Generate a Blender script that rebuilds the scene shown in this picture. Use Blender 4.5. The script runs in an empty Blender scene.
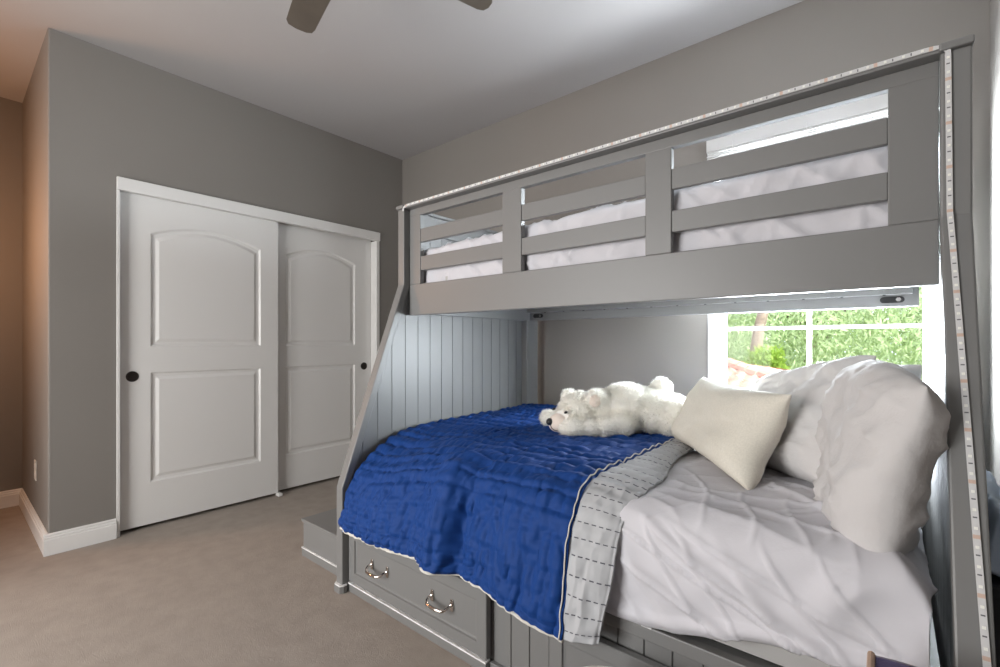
import bpy, bmesh, math, random
from mathutils import Vector, Matrix, noise
random.seed(7)
S = bpy.context.scene
COL = S.collection
R = math.radians

# ------------------------------------------------------------------ camera
cd = bpy.data.cameras.new('camera'); cam = bpy.data.objects.new('camera', cd); COL.objects.link(cam)
cam.location = (0, 0, 1.10); cam.rotation_euler = (R(90), 0, R(39.9))
cd.sensor_width = 36; cd.lens = 467/1000*36; cd.shift_y = 0.0095; cd.clip_start = .02; cd.clip_end = 200
S.camera = cam
# ------------------------------------------------------------------ world, sun, daylight, exposure
S.view_settings.view_transform = 'Standard'; S.view_settings.look = 'None'
S.view_settings.gamma = 1; S.view_settings.use_curve_mapping = False
S.view_settings.exposure = 0.0
w = bpy.data.worlds.new('world'); S.world = w; w.use_nodes = True
bg = w.node_tree.nodes['Background']; bg.inputs[0].default_value = (.86, .93, 1, 1); bg.inputs[1].default_value = 2.4

def light(name, typ, loc, rot, energy, col, size=None, size_y=None):
    l = bpy.data.lights.new(name, typ); o = bpy.data.objects.new(name, l); COL.objects.link(o)
    o.location = loc; o.rotation_euler = rot; l.energy = energy; l.color = col
    if typ == 'AREA':
        l.shape = 'RECTANGLE'; l.size = size; l.size_y = size_y
    elif typ == 'POINT': l.shadow_soft_size = size
    elif typ == 'SUN': l.angle = R(2)
    return o
sun_dir = Vector((-.85, .35, -.8))
light('sun', 'SUN', (0, 0, 10), sun_dir.to_track_quat('-Z', 'Y').to_euler(), 8.0, (1, .95, .86))
# daylight that comes in by the bed window and by the big window in the wall behind the camera
light('daylight_bed_window', 'AREA', (-.31, 2.80, 1.48), (R(-90), 0, 0), 310, (.88, .94, 1), .74, 1.2)
light('daylight_back_window', 'AREA', (-2.1, -1.98, 1.15), (R(90), 0, 0), 122, (1, .972, .942), 1.7, 1.8)
# warm lamp in the hall
light('hall_lamp', 'POINT', (-3.75, -.32, 1.70), (0, 0, 0), 27, (1, .50, .25), .10)

# ------------------------------------------------------------------ materials
def mat(name, col, rough=.6, bump=None, var=None, metal=0, sheen=0, spec=.5, subsurf=0):
    """bump: list of (scale, strength, distance); var: (scale, amount) of colour variation"""
    m = bpy.data.materials.new(name); m.use_nodes = True
    nt = m.node_tree; b = nt.nodes['Principled BSDF']
    b.inputs['Base Color'].default_value = (*col, 1); b.inputs['Roughness'].default_value = rough
    b.inputs['Metallic'].default_value = metal; b.inputs['Specular IOR Level'].default_value = spec
    if sheen:
        b.inputs['Sheen Weight'].default_value = sheen; b.inputs['Sheen Roughness'].default_value = .4
    tc = nt.nodes.new('ShaderNodeTexCoord')
    prev = None
    for (sc, st, di) in bump or []:
        n = nt.nodes.new('ShaderNodeTexNoise'); n.inputs['Scale'].default_value = sc; n.inputs['Detail'].default_value = 4
        nt.links.new(tc.outputs['Object'], n.inputs['Vector'])
        bp = nt.nodes.new('ShaderNodeBump'); bp.inputs['Strength'].default_value = st; bp.inputs['Distance'].default_value = di
        nt.links.new(n.outputs['Fac'], bp.inputs['Height'])
        if prev: nt.links.new(prev.outputs['Normal'], bp.inputs['Normal'])
        prev = bp
    if prev: nt.links.new(prev.outputs['Normal'], b.inputs['Normal'])
    if var:
        n = nt.nodes.new('ShaderNodeTexNoise'); n.inputs['Scale'].default_value = var[0]; n.inputs['Detail'].default_value = 5
        nt.links.new(tc.outputs['Object'], n.inputs['Vector'])
        mr = nt.nodes.new('ShaderNodeMapRange'); mr.inputs[1].default_value = .3; mr.inputs[2].default_value = .7
        mr.inputs[3].default_value = 1-var[1]; mr.inputs[4].default_value = 1+var[1]
        nt.links.new(n.outputs['Fac'], mr.inputs[0])
        mx = nt.nodes.new('ShaderNodeVectorMath'); mx.operation = 'SCALE'; mx.inputs[0].default_value = col
        nt.links.new(mr.outputs[0], mx.inputs['Scale']); nt.links.new(mx.outputs[0], b.inputs['Base Color'])
    return m
M = {}
M['wall'] = mat('wall_paint', (.215, .200, .183), .75, [(90, .15, .002)], (1.5, .02))
M['ceil'] = mat('ceiling_paint', (.36, .347, .342), .9, [(120, .2, .002)])
M['carpet'] = mat('carpet', (.345, .303, .267), .95, [(300, .5, .005), (60, .25, .005)], (12, .07), spec=.1)
M['white'] = mat('white_trim_paint', (.74, .735, .72), .38, [(30, .05, .001)])
M['bed'] = mat('grey_bed_paint', (.185, .185, .182), .42, [(60, .06, .001)])
M['beadboard'] = M['bed']
M['worn'] = mat('worn_white_paint', (.72, .72, .72), .6, None, (30, .2))
M['sheet'] = mat('white_cotton', (.59, .585, .62), .85, [(34, .22, .006), (400, .1, .001)], sheen=.15)
M['pillow_white'] = mat('white_pillowcase', (.57, .555, .55), .85, [(15, .5, .014), (45, .2, .004), (400, .1, .001)], sheen=.15)
M['pillow_cream'] = mat('cream_knit', (.66, .63, .55), .9, [(500, .35, .001), (14, .2, .006)], (200, .06))
M['mattress'] = mat('mattress_ticking', (.42, .41, .40), .8, [(60, .2, .002)])
M['fur'] = mat('white_plush', (.93, .915, .865), .9, [(70, .2, .003)], sheen=.3)
M['strand'] = mat('white_plush_pile', (.93, .915, .865), .9)
nt_ = M['strand'].node_tree; tl = nt_.nodes.new('ShaderNodeBsdfTranslucent'); ms = nt_.nodes.new('ShaderNodeMixShader'); tl.inputs[0].default_value = (.93, .915, .865, 1)
ms.inputs[0].default_value = .5; nt_.links.new(nt_.nodes['Principled BSDF'].outputs[0], ms.inputs[1]); nt_.links.new(tl.outputs[0], ms.inputs[2]); nt_.links.new(ms.outputs[0], nt_.nodes['Material Output'].inputs['Surface'])
M['plushpink'] = mat('beige_velour', (.80, .70, .62), .9, [(150, .3, .002)])
M['black'] = mat('black_plastic', (.012, .012, .012), .3)
M['dark'] = mat('dark_shadow_gap', (.02, .02, .022), .7)
M['bronze'] = mat('bronze_pull', (.035, .028, .025), .4, metal=.6)
M['chrome'] = mat('chrome', (.75, .70, .66), .12, metal=1)
M['copperish'] = mat('aged_copper', (.62, .36, .2), .3, metal=1)
M['plate'] = mat('outlet_plastic', (.62, .58, .52), .5)
M['fan'] = mat('fan_wood', (.085, .07, .055), .5, [(20, .1, .001)], (12, .1))
M['fanmetal'] = mat('fan_bronze', (.05, .045, .04), .4, metal=.7)
M['blind'] = mat('blind_vinyl', (.55, .55, .54), .5)
M['vinyl'] = mat('window_vinyl', (.80, .82, .85), .4)
M['ledbase'] = mat('led_tape', (.62, .62, .62), .45)
M['ledchip'] = mat('led_chip', (.85, .85, .80), .3)
M['copper'] = mat('copper_pad', (.60, .44, .36), .45)
M['blackmark'] = mat('led_resistor', (.12, .12, .13), .5)
M['purple'] = mat('purple_cloth', (.045, .028, .12), .9, [(200, .3, .002)], sheen=.4)
M['tan'] = mat('tan_wood', (.48, .33, .24), .6)
M['piping'] = mat('cream_piping', (.62, .60, .55), .8)
M['paleblue'] = mat('pale_blue_satin', (.62, .74, .92), .45, [(20, .3, .01)])
M['darkbox'] = mat('dark_grey_plastic', (.03, .033, .04), .6)
M['leaf'] = mat('pale_green_leaf', (.54, .65, .39), .6, None, (.8, .25))
M['leaf2'] = mat('yellow_green_leaf', (.36, .52, .10), .6, None, (3, .3))
for k_ in ('leaf', 'leaf2'):
    nt_ = M[k_].node_tree; pb = nt_.nodes['Principled BSDF']; tl = nt_.nodes.new('ShaderNodeBsdfTranslucent'); ms = nt_.nodes.new('ShaderNodeMixShader')
    ms.inputs[0].default_value = .5; src = pb.inputs['Base Color'].links[0].from_socket
    nt_.links.new(src, tl.inputs[0]); nt_.links.new(pb.outputs[0], ms.inputs[1]); nt_.links.new(tl.outputs[0], ms.inputs[2])
    nt_.links.new(ms.outputs[0], nt_.nodes['Material Output'].inputs['Surface'])
M['bark'] = mat('bark', (.30, .24, .19), .9, [(20, .6, .02)], (8, .3))
M['tile'] = mat('terracotta_tile', (.62, .34, .27), .8, [(30, .3, .01)], (3, .2))
M['stucco'] = mat('stucco', (.62, .56, .48), .9, [(60, .3, .005)])
M['ground'] = mat('ground', (.20, .24, .10), .95, [(3, .5, .05)], (1, .3))
# glass
m = bpy.data.materials.new('window_glass'); m.use_nodes = True; nt = m.node_tree
for n in list(nt.nodes):
    if n.type == 'BSDF_PRINCIPLED': nt.nodes.remove(n)
tr = nt.nodes.new('ShaderNodeBsdfTransparent'); tr.inputs[0].default_value = (.97, .98, .98, 1)
gl = nt.nodes.new('ShaderNodeBsdfGlossy'); gl.inputs['Roughness'].default_value = .02
mx = nt.nodes.new('ShaderNodeMixShader'); mx.inputs[0].default_value = .008
nt.links.new(tr.outputs[0], mx.inputs[1]); nt.links.new(gl.outputs[0], mx.inputs[2])
nt.links.new(mx.outputs[0], nt.nodes['Material Output'].inputs['Surface']); M['glass'] = m
# blue quilt: satin cotton with fine puckers and rows of stitching (rows run along the bed)
def quilt_mat(name, col, rowscale, sheen, dash=None, pk=1.0):
    m = mat(name, col, .72, [(30, .0, .0)], sheen=sheen); nt = m.node_tree; b = nt.nodes['Principled BSDF']
    b.inputs['Specular IOR Level'].default_value = .3
    b.inputs['Sheen Tint'].default_value = (*[min(1, c*2.2+.15) for c in col], 1)
    uv = nt.nodes.new('ShaderNodeUVMap'); uv.uv_map = 'UVMap'
    wv = nt.nodes.new('ShaderNodeTexWave'); wv.bands_direction = 'Y'; wv.inputs['Scale'].default_value = rowscale
    wv.inputs['Distortion'].default_value = 1.2; wv.inputs['Detail'].default_value = 2; wv.inputs['Detail Scale'].default_value = 3
    nt.links.new(uv.outputs[0], wv.inputs['Vector'])
    mp = nt.nodes.new('ShaderNodeMapping'); mp.inputs['Scale'].default_value = (1, .45, 1)
    nt.links.new(uv.outputs[0], mp.inputs[0])
    nz = nt.nodes.new('ShaderNodeTexNoise'); nz.noise_type = 'RIDGED_MULTIFRACTAL'; nz.normalize = True; nz.inputs['Scale'].default_value = 26; nz.inputs['Detail'].default_value = 2.5
    nt.links.new(mp.outputs[0], nz.inputs['Vector'])
    b1 = nt.nodes.new('ShaderNodeBump'); b1.inputs['Strength'].default_value = .3; b1.inputs['Distance'].default_value = .008
    nt.links.new(wv.outputs['Fac'], b1.inputs['Height'])
    b2 = nt.nodes.new('ShaderNodeBump'); b2.inputs['Strength'].default_value = pk; b2.inputs['Distance'].default_value = .02
    nt.links.new(nz.outputs['Fac'], b2.inputs['Height']); nt.links.new(b1.outputs[0], b2.inputs['Normal'])
    nt.links.new(b2.outputs[0], b.inputs['Normal'])
    if dash:
        sep = nt.nodes.new('ShaderNodeSeparateXYZ'); nt.links.new(uv.outputs[0], sep.inputs[0])
        def band(sock, period, lo, width):
            d = nt.nodes.new('ShaderNodeMath'); d.operation = 'DIVIDE'; d.inputs[1].default_value = period; nt.links.new(sock, d.inputs[0])
            f = nt.nodes.new('ShaderNodeMath'); f.operation = 'FRACT'; nt.links.new(d.outputs[0], f.inputs[0])
            l = nt.nodes.new('ShaderNodeMath'); l.operation = 'LESS_THAN'; l.inputs[1].default_value = width; nt.links.new(f.outputs[0], l.inputs[0])
            return l.outputs[0]
        a = band(sep.outputs[1], .052, 0, .07); c = band(sep.outputs[0], .021, 0, .62)
        mu = nt.nodes.new('ShaderNodeMath'); mu.operation = 'MULTIPLY'; nt.links.new(a, mu.inputs[0]); nt.links.new(c, mu.inputs[1])
        mc = nt.nodes.new('ShaderNodeMix'); mc.data_type = 'RGBA'
        mc.inputs['A'].default_value = (*col, 1); mc.inputs['B'].default_value = (*dash, 1)
        nt.links.new(mu.outputs[0], mc.inputs['Factor']); nt.links.new(mc.outputs['Result'], b.inputs['Base Color'])
    return m
M['quilt'] = quilt_mat('blue_quilt', (.0014, .038, .190), 9, .10)
M['lining'] = quilt_mat('grey_quilt_lining', (.45, .46, .475), 6, .1, (.08, .08, .10), .3)

# ------------------------------------------------------------------ helpers
def tag(o, label, cat=None, group=None, kind=None):
    o['label'] = label
    if cat: o['category'] = cat
    if group: o['group'] = group
    if kind: o['kind'] = kind
    return o
def empty(name, loc, label, cat, group=None):
    o = bpy.data.objects.new(name, None); COL.objects.link(o); o.location = loc; o.empty_display_size = .1
    return tag(o, label, cat, group)
def obj(name, bm, m, parent=None, bevel=0, smooth=False, sub=0, seg=2):
    """bm is in world coordinates"""
    bmesh.ops.recalc_face_normals(bm, faces=bm.faces) if len(bm.faces) < 60000 else None
    me = bpy.data.meshes.new(name); bm.to_mesh(me); bm.free()
    o = bpy.data.objects.new(name, me); COL.objects.link(o)
    for mm in (m if isinstance(m, list) else [m]): me.materials.append(mm)
    if smooth:
        for p in me.polygons: p.use_smooth = True
    if bevel:
        md = o.modifiers.new('bevel', 'BEVEL'); md.width = bevel; md.segments = seg; md.limit_method = 'ANGLE'; md.angle_limit = R(40)
    if sub:
        md = o.modifiers.new('sub', 'SUBSURF'); md.levels = sub; md.render_levels = sub
    if parent:
        o.parent = parent
        pl = Vector(parent.location)
        p = parent
        while p.parent: p = p.parent; pl = pl + Vector(p.location)
        o.location = -pl
        if parent.type == 'MESH': o.location = (0, 0, 0)
    return o
def box(bm, x0, x1, y0, y1, z0, z1, mi=0):
    v = [bm.verts.new((x, y, z)) for z in (z0, z1) for (x, y) in ((x0, y0), (x1, y0), (x1, y1), (x0, y1))]
    for f in ((3, 2, 1, 0), (4, 5, 6, 7), (0, 1, 5, 4), (1, 2, 6, 5), (2, 3, 7, 6), (3, 0, 4, 7)):
        bm.faces.new([v[i] for i in f]).material_index = mi
    return bm
def B(*a):
    return box(bmesh.new(), *a)
def prism(bm, pts, axis, a, b):
    """extrude a 2-D polygon along axis from a to b"""
    def P(p, q):
        return {'x': (q, p[0], p[1]), 'y': (p[0], q, p[1]), 'z': (p[0], p[1], q)}[axis]
    lo = [bm.verts.new(P(p, a)) for p in pts]; hi = [bm.verts.new(P(p, b)) for p in pts]
    n = len(pts); bm.faces.new(lo[::-1]); bm.faces.new(hi)
    for i in range(n): bm.faces.new((lo[i], lo[(i+1) % n], hi[(i+1) % n], hi[i]))
    return bm
def tube(bm, pts, r, seg=10, cap=True):
    rs = r if isinstance(r, (list, tuple)) else [r]*len(pts)
    pts = [Vector(p) for p in pts]; rings = []
    up = None
    for i, p in enumerate(pts):
        t = (pts[min(i+1, len(pts)-1)]-pts[max(i-1, 0)]).normalized()
        if up is None: up = t.orthogonal().normalized()
        up = (up - t*up.dot(t)).normalized(); sd = t.cross(up)
        rings.append([bm.verts.new(p+(up*math.cos(2*math.pi*k/seg)+sd*math.sin(2*math.pi*k/seg))*rs[i]) for k in range(seg)])
    for a, b in zip(rings, rings[1:]):
        for k in range(seg): bm.faces.new((a[k], a[(k+1) % seg], b[(k+1) % seg], b[k]))
    if cap: bm.faces.new(rings[0][::-1]); bm.faces.new(rings[-1])
    return bm
def lathe(bm, prof, c, axis='z', seg=24):
    rings = []
    for (r, h) in prof:
        ring = []
        for k in range(seg):
            a = 2*math.pi*k/seg; p = (r*math.cos(a), r*math.sin(a), h)
            if axis == 'x': p = (p[2], p[0], p[1])
            if axis == 'y': p = (p[0], p[2], p[1])
            ring.append(bm.verts.new(Vector(c)+Vector(p)))
        rings.append(ring)
    for a, b in zip(rings, rings[1:]):
        for k in range(seg): bm.faces.new((a[k], a[(k+1) % seg], b[(k+1) % seg], b[k]))
    bm.faces.new(rings[0][::-1]); bm.faces.new(rings[-1])
    return bm
def ball(bm, c, r, sub=2, rot=None):
    mt = Matrix.Translation(c) @ (rot.to_matrix().to_4x4() if rot else Matrix()) @ Matrix.Diagonal((*(r if isinstance(r, (tuple, list)) else (r, r, r)), 1))
    bmesh.ops.create_icosphere(bm, subdivisions=sub, radius=1, matrix=mt)
    return bm
def nz(x, y, z=0.): return noise.noise(Vector((x, y, z)))
def smooth01(a, b, x):
    t = max(0, min(1, (x-a)/(b-a))); return t*t*(3-2*t)
def grid(fn, nu, nv, thick=0, uvscale=None):
    """open surface grid fn(i/nu, j/nv) -> Vector ; returns bmesh with uv from fn2"""
    bm = bmesh.new(); V = [[bm.verts.new(fn(i/nu, j/nv)) for j in range(nv+1)] for i in range(nu+1)]
    uvl = bm.loops.layers.uv.new('UVMap')
    for i in range(nu):
        for j in range(nv):
            f = bm.faces.new((V[i][j], V[i+1][j], V[i+1][j+1], V[i][j+1]))
            for l, (a, b) in zip(f.loops, ((i, j), (i+1, j), (i+1, j+1), (i, j+1))):
                l[uvl].uv = uvscale(a/nu, b/nv) if uvscale else (a/nu, b/nv)
    return bm
def solid(o, t, off=-1):
    md = o.modifiers.new('solid', 'SOLIDIFY'); md.thickness = t; md.offset = off; return o

def struct(name, bm, m, label, bevel=0):
    o = obj(name, bm, m, None, bevel); o['kind'] = 'structure'; o['label'] = label; return o

# ================================================================== ROOM
CX, WY, CY, HX, RX, BY, CH = -3.356, 2.65, .355, -4.55, .30, -1.9, 2.74
struct('floor', B(HX-.1, RX+.1, BY-.1, WY+.1, -.08, 0), M['carpet'], 'grey brown carpet floor of the bedroom')
struct('ceiling', B(HX-.1, RX+.12, BY-.12, WY+.12, CH, CH+.1), M['ceil'], 'pale grey painted ceiling')
# window wall with its opening
WX0, WX1, WZ0, WZ1 = -.735, .175, .83, 2.20
bm = bmesh.new()
for a in ((HX, WX0, WY, WY+.12, 0, CH), (WX1, RX+.1, WY, WY+.12, 0, CH), (WX0, WX1, WY, WY+.12, 0, WZ0), (WX0, WX1, WY, WY+.12, WZ1, CH)): box(bm, *a)
struct('wall_back', bm, M['wall'], 'taupe wall with the window behind the bunk bed')
# closet wall with opening y .65..2.39, z 0..2.0
OY0, OY1, OZ = .645, 2.395, 1.985
bm = prism(bmesh.new(), [(CY+.008, 0), (CY+.008, 0), (OY0, 0), (OY0, OZ), (OY1, OZ), (OY1, 0), (WY, 0), (WY, CH), (CY+.008, CH)][1:], 'x', CX-.11, CX)
n = 6
arc = [(CX-.008+.008*math.sin(R(90)*k/n), CY+.008-.008*math.cos(R(90)*k/n)) for k in range(n+1)]
prism(bm, [(CX-.11, CY)]+arc+[(CX-.11, CY+.008)], 'z', 0, CH)
struct('wall_left', bm, M['wall'], 'grey wall around the white sliding closet doors')
struct('wall_closet', B(HX, CX-.11, CY, CY+.1, 0, CH), M['wall'], 'narrow wall turning into the hall lit by warm light')
struct('wall_hall', B(HX-.1, HX, BY, WY, 0, CH), M['wall'], 'brown looking wall at the far end of the hall')
struct('wall_right', B(RX, RX+.1, BY, WY, 0, CH), M['wall'], 'wall on the right of the bunk bed')
bm = bmesh.new(); QX0, QX1, QZ0, QZ1 = -3.0, -1.2, .2, 2.1
for a in ((HX, QX0, BY-.12, BY, 0, CH), (QX1, RX, BY-.12, BY, 0, CH), (QX0, QX1, BY-.12, BY, 0, QZ0), (QX0, QX1, BY-.12, BY, QZ1, CH)): box(bm, *a)
struct('wall_front', bm, M['wall'], 'wall with a window behind the camera')
struct('wall_light_block', B(HX, -2.9, -.86, -.75, 0, CH), M['wall'], 'unseen wall added to keep the window daylight out of the hall')  # added out of view, blocks back window daylight so the hall stays dim
# baseboards with a stepped top
def base_prof(t0=.0):
    return [(0, 0), (.018, 0), (.018, .078), (.014, .082), (.014, .092), (.009, .096), (.009, .104), (.004, .110), (0, .110)]
bm = bmesh.new(); prism(bm, [(CX+a, b) for a, b in base_prof()], 'y', CY-.018, .632); struct('baseboard_left', bm, M['white'], 'white baseboard left of the closet doors')
bm = bmesh.new(); prism(bm, [(CY-a, b) for a, b in base_prof()], 'x', HX, CX); struct('baseboard_closet', bm, M['white'], 'white baseboard along the wall turning into the hall')
bm = bmesh.new(); prism(bm, [(HX+a, b) for a, b in base_prof()], 'y', -.75, CY); struct('baseboard_hall', bm, M['white'], 'white baseboard at the end of the hall')
bm = bmesh.new(); prism(bm, [(WY-a, b) for a, b in base_prof()], 'x', CX, RX); struct('baseboard_back', bm, M['white'], 'white baseboard under the window wall')
bm = bmesh.new(); prism(bm, [(RX-a, b) for a, b in base_prof()], 'y', BY, WY-.018); struct('baseboard_right', bm, M['white'], 'white baseboard on the right wall')
# closet trim
struct('trim_1', B(CX-.02, CX+.018, .634, 2.402, 1.968, 2.040), M['white'], 'white header board over the closet doors', .003)
struct('trim_2', B(CX-.10, CX+.006, .634, .650, 0, 1.968), M['white'], 'thin white jamb left of the closet doors', .002)
struct('trim_3', B(CX-.10, CX+.006, 2.372, 2.402, 0, 1.968), M['white'], 'thin white jamb right of the closet doors', .002)

def closet_door(name, xf, y0, y1, z0, z1, panels, label):
    """moulded two-panel door, front face at xf looking towards +x"""
    bm = bmesh.new()
    def loop(m, d, pn):
        a0, a1, b0, bs, bt = pn; pts = [(a0+m, b0+m), (a1-m, b0+m), (a1-m, bs-m)]
        n = 14; ym = (a0+a1)/2; hw = (a1-a0)/2-m
        if bt > bs:
            for k in range(1, n): 
                t = 1-2*k/n; pts.append((ym+hw*t, bs-m+(bt-bs)*(1-t*t)))
        pts.append((a0+m, bs-m))
        return [bm.verts.new((xf+d, p, q)) for p, q in pts]
    out = [bm.verts.new((xf, p, q)) for p, q in ((y0, z0), (y1, z0), (y1, z1), (y0, z1))]
    edges = [bm.edges.new((out[i], out[(i+1) % 4])) for i in range(4)]
    for pn in panels:
        ls = [loop(m_, d_, pn) for m_, d_ in ((0, 0), (.010, -.009), (.026, -.010), (.044, -.002))]
        n = len(ls[0]); edges += [bm.edges.new((ls[0][i], ls[0][(i+1) % n])) for i in range(n)]
        for a, b in zip(ls, ls[1:]):
            for i in range(n): bm.faces.new((a[i], a[(i+1) % n], b[(i+1) % n], b[i]))
        bm.faces.new(ls[-1])
    bmesh.ops.triangle_fill(bm, use_beauty=True, edges=edges, normal=(1, 0, 0))
    bk = [bm.verts.new((xf-.034, p, q)) for p, q in ((y0, z0), (y1, z0), (y1, z1), (y0, z1))]
    bm.faces.new(bk[::-1])
    for i in range(4): bm.faces.new((out[i], bk[i], bk[(i+1) % 4], out[(i+1) % 4]))
    return struct(name, bm, M['white'], label)
def pull(door, xf, y, z):
    bm = lathe(bmesh.new(), [(.030, 0), (.031, .003), (.027, .005), (.024, .001), (.0005, -.0)], (xf, y, z), 'x', 28)
    o = obj('finger_pull', bm, M['bronze'], door, smooth=False); o['label'] = 'dark bronze round finger pull'
d1 = closet_door('door_1', CX-.030, .652, 1.556, .022, 1.985,
    [(.80, 1.435, 1.08, 1.755, 1.825), (.80, 1.435, .27, .925, .925)], 'left white sliding closet door in front of the other')
pull(d1, CX-.030, .712, .905)
d2 = closet_door('door_2', CX-.075, 1.50, 2.37, .022, 1.985,
    [(1.63, 2.215, 1.08, 1.755, 1.825), (1.63, 2.215, .27, .925, .925)], 'right white sliding closet door behind the other')
pull(d2, CX-.075, 2.30, .905)
gd = B(CX-.045, CX+.004, 1.545, 1.575, 0, .022)
o = struct('trim_4', gd, M['white'], 'small white floor guide between the closet doors', .004)

# ------------------------------------------------------------------ bed window
wf = bpy.data.objects.new('window_1', None); COL.objects.link(wf); wf.location = (-.3, WY, WZ0); wf['kind'] = 'structure'
wf['label'] = 'white vinyl window with a grid of panes behind the pillows'
bm = bmesh.new(); fx0, fx1, fz0, fz1 = -.752, .195, .812, 2.215; gx0, gx1, gz0, gz1 = -.672, .112, .865, 2.15
for a in ((fx0, fx0+.034, fz0, fz1), (fx1-.034, fx1, fz0, fz1), (fx0+.034, fx1-.034, fz0, fz0+.03), (fx0+.034, fx1-.034, fz1-.03, fz1)):
    box(bm, a[0], a[1], WY-.014, WY+.03, a[2], a[3])
obj('casing', bm, M['vinyl'], wf, .003)
bm = bmesh.new()
for a in ((fx0+.034, gx0, fz0+.03, fz1-.03), (gx1, fx1-.034, fz0+.03, fz1-.03), (gx0, gx1, fz0+.03, gz0), (gx0, gx1, gz1, fz1-.03)):
    box(bm, a[0], a[1], WY-.004, WY+.05, a[2], a[3])
obj('sash', bm, M['vinyl'], wf, .003)
bm = bmesh.new(); box(bm, -.309, -.291, WY+.018, WY+.034, gz0, gz1)
for z in (1.175, 1.495, 1.815): box(bm, gx0, gx1, WY+.019, WY+.033, z-.008, z+.008)
obj('muntin_grid', bm, M['vinyl'], wf)
obj('pane', B(gx0, gx1, WY+.024, WY+.028, gz0, gz1), M['glass'], wf)
# back window, unseen but it lets the daylight in
wb = bpy.data.objects.new('window_2', None); COL.objects.link(wb); wb.location = (-2.1, BY, QZ0); wb['kind'] = 'structure'
wb['label'] = 'white framed window behind the camera'
bm = bmesh.new()
for a in ((QX0, QX0+.05, QZ0, QZ1), (QX1-.05, QX1, QZ0, QZ1), (QX0+.05, QX1-.05, QZ0, QZ0+.05), (QX0+.05, QX1-.05, QZ1-.05, QZ1), (-2.12, -2.08, QZ0+.05, QZ1-.05)):
    box(bm, a[0], a[1], BY-.05, BY+.01, a[2], a[3])
obj('frame', bm, M['vinyl'], wb, .003)

# blind drawn up at the top of the bed window
bl = empty('window_blind', (-.3, WY-.04, 2.1), 'white slatted blind drawn up to the top of the window above the bunk', 'blind')
bm = bmesh.new(); prism(bm, [(WY-.062, 2.105), (WY-.054, 2.100), (WY-.050, 2.12), (WY-.050, 2.165), (WY-.058, 2.175), (WY-.062, 2.165)], 'x', -.745, .16)
obj('valance', bm, M['blind'], bl, .001)
obj('headrail', B(-.74, .155, WY-.049, WY-.016, 2.125, 2.168), M['blind'], bl, .002)
for k in range(15):
    z = 1.958+k*.0098; j = random.uniform(-.003, .003)
    bm = bmesh.new(); prism(bm, [(WY-.060+j, z-.003), (WY-.036+j, z+.004), (WY-.016+j, z+.001), (WY-.016+j, z+.003), (WY-.036+j, z+.006), (WY-.060+j, z+.005)], 'x', -.742+random.uniform(-.002, .003), .157)
    obj('slat', bm, M['blind'], bl)
obj('bottom_rail', B(-.742, .157, WY-.060, WY-.016, 1.945, 1.960), M['blind'], bl, .003)
for x in (-.62, -.3, .03):
    obj('ladder_cord', tube(bmesh.new(), [(x, WY-.062, 1.95), (x+.004, WY-.064, 2.05), (x, WY-.062, 2.13)], .0022, 6), M['blind'], bl)

# ------------------------------------------------------------------ outlet
ol = empty('wall_outlet', (-3.83, CY, .36), 'small light outlet plate low on the warm lit wall by the hall', 'outlet')
obj('cover_plate', B(-3.866, -3.796, CY-.006, CY, .30, .415), M['plate'], ol, .003)
for z in (.335, .382):
    obj('socket', B(-3.846, -3.816, CY-.008, CY-.005, z-.013, z+.013), M['plate'], ol, .002)

# ------------------------------------------------------------------ ceiling fan
fh = Vector((-1.37, .83, 2.44))
fan = empty('ceiling_fan', (fh.x, fh.y, CH), 'dark wooden ceiling fan with only two blade tips showing at the top', 'ceiling fan')
obj('downrod', lathe(bmesh.new(), [(.07, CH), (.06, CH-.05), (.014, CH-.06), (.014, fh.z+.1)], (fh.x, fh.y, 0)), M['fanmetal'], fan, smooth=False)
obj('motor_housing', lathe(bmesh.new(), [(.02, fh.z+.11), (.09, fh.z+.09), (.105, fh.z+.03), (.10, fh.z-.03), (.05, fh.z-.06), (.01, fh.z-.065)], (fh.x, fh.y, 0)), M['fanmetal'], fan)
for k in range(4):
    a = R(165.4 - 90*k)
    bm = bmesh.new(); L0, L1 = .17, .575; pts = []
    n = 6
    prof = [(L0, -.05), (L0+.12, -.06), (L1-.04, -.056), (L1-.012, -.050), (L1+.004, -.03), (L1+.014, .01), (L1+.010, .042), (L1-.012, .054), (L0+.12, .060), (L0, .05)]
    rot = Matrix.Translation(fh) @ Matrix.Rotation(a, 4, 'Z') @ Matrix.Rotation(R(11), 4, 'X')
    prism(bm, prof, 'z', -.004, .004); bmesh.ops.transform(bm, matrix=rot, verts=bm.verts)
    bo = obj('blade', bm, M['fan'], fan, .0015)
    bm = box(bmesh.new(), .08, .24, -.018, .018, .004, .010); bmesh.ops.transform(bm, matrix=rot, verts=bm.verts)
    obj('blade_iron', bm, M['fanmetal'], bo)

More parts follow.
